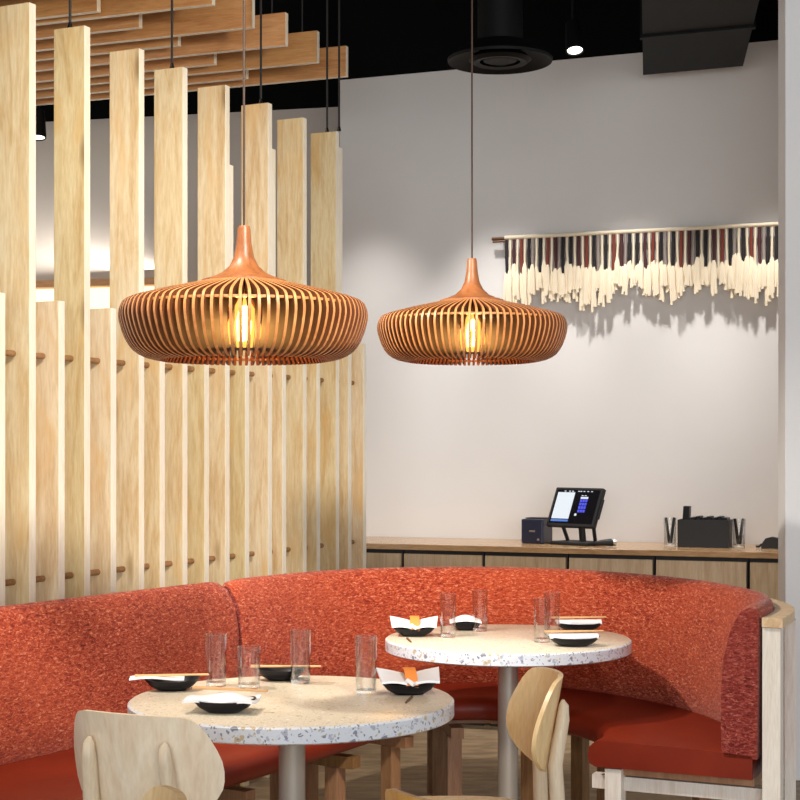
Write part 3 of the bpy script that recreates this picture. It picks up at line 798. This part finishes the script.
# ------------------------------------------------------------------ pendant lamps
def make_lamp(label, px, Y, pyb, R):
    """R = half width; shade profile scaled from the photo"""
    k = R/124.0; x = (px-400)/F*Y; z = CH+(450-pyb)*Y/F
    t = thing('pendant_lamp', label, 'pendant lamp', (x, Y, z), 0, 'slatted wooden pendant lamps')
    # outer profile of a fin (r, z) bottom -> top, in photo px of the left lamp
    out = [(84,0),(98,3),(110,10),(118,22),(123,37),(124,46),(122,54),(117,60),(100,65.5),(80,70.5),(60,75),(42,79),(30,82)]
    inn = [(80,8),(86,12),(92,18),(97,27),(99,38),(99,44),(96,48),(92,50),(83,53),(70,57),(56,62),(42,67),(30,71)]
    def smooth2(P, per=3):
        Q = [P[0]]+P+[P[-1]]; o = []
        for i in range(1, len(Q)-2):
            for q in range(per):
                u = q/per; a, b, c, d = Q[i-1], Q[i], Q[i+1], Q[i+2]
                o.append(tuple(.5*((2*b[n])+(c[n]-a[n])*u+(2*a[n]-5*b[n]+4*c[n]-d[n])*u*u+(3*b[n]-a[n]-3*c[n]+d[n])*u**3) for n in (0,1)))
        return o+[P[-1]]
    out = smooth2(out, 2); inn = smooth2(inn, 2)
    N = 88; m = MB(); hw = .0038
    for j in range(N):
        a = 2*PI*j/N; ca, sa = math.cos(a), math.sin(a)
        def V(r, zz, s_): return m.bm.verts.new((r*k*ca-s_*hw*sa, r*k*sa+s_*hw*ca, zz*k))
        nI, nO = len(inn), len(out)
        O = [[V(r, zz, s_) for r, zz in out] for s_ in (-1, 1)]; I = [[V(r, zz, s_) for r, zz in inn] for s_ in (-1, 1)]
        # side faces: strip between outer and inner
        for s_ in (0, 1):
            for q in range(nI-1):
                m.bm.faces.new((O[s_][q], O[s_][q+1], I[s_][q+1], I[s_][q]))
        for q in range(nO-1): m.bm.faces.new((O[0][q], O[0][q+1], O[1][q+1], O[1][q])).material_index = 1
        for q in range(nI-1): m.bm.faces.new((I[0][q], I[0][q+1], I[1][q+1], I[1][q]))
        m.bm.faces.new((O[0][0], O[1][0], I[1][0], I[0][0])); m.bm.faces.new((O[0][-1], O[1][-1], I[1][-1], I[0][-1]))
    m.build('slatted_shade', [M['fin_side_shade'], M['fin_edge_lit']], t)
    m = MB()
    m.lathe([(112.5*k,52.6*k),(119*k,52.6*k),(119*k,55*k),(112.5*k,55*k)], 96, closed=True)
    m.build('upper_ring', M['fin_edge_lit'], t, 40)
    m = MB(); m.lathe([(84*k,5*k),(91*k,5*k),(91*k,7.5*k),(84*k,7.5*k)], 96, closed=True); m.build('lower_ring', M['fin_side_shade'], t, 40)
    m = MB(); m.lathe([(0,135*k),(5.5*k,135*k),(6.5*k,132*k),(7.5*k,118*k),(10*k,104*k),(14.5*k,95*k),(22*k,88*k),(32*k,83.5*k),(42*k,80.5*k),(42*k,78*k),(24*k,78*k),(12*k,84*k),(0,86*k)], 48)
    m.build('neck', M['walnut'], t, 50)
    MB().bar([(0,0,135*k),(0,0,CEIL-z-.002)], .0032, 8).build('cord', M['cord_brown'], t, 40)
    m = MB(); m.lathe([(0,86*k),(8*k,86*k),(8*k,66*k),(6*k,62*k),(0,62*k)], 24); m.build('socket', M['brass'], t, 40)
    m = MB(); m.lathe([(5.5*k,62*k),(8*k,57*k),(13*k,48*k),(17*k,36*k),(17.5*k,27*k),(14*k,17*k),(8*k,11.5*k),(0,10*k)], 32); m.build('bulb', M['amber'], t, 40)
    m = MB()
    for q in range(4):
        a = q*PI/2+.4; m.bar([(3*k*math.cos(a),3*k*math.sin(a),55*k),(6.5*k*math.cos(a),6.5*k*math.sin(a),38*k),(5*k*math.cos(a),5*k*math.sin(a),20*k)], 1.5*k, 6)
    m.build('filament', M['filament'], t)
    l = bpy.data.lights.new('bulb_light', 'POINT'); l.energy = 10; l.color = (1,.60,.26); l.shadow_soft_size = .05
    lo = bpy.data.objects.new('bulb_light', l); C.objects.link(lo); lo.parent = t; lo.location = (0,0,32*k)
    return t
make_lamp('left and larger-looking round slatted wooden pendant lamp, hung before the birch screen', 244, 4.25, 361, 124*4.25/F)
make_lamp('right round slatted wooden pendant lamp, hung before the white back wall', 472, 5.62, 362, 95*5.62/F)
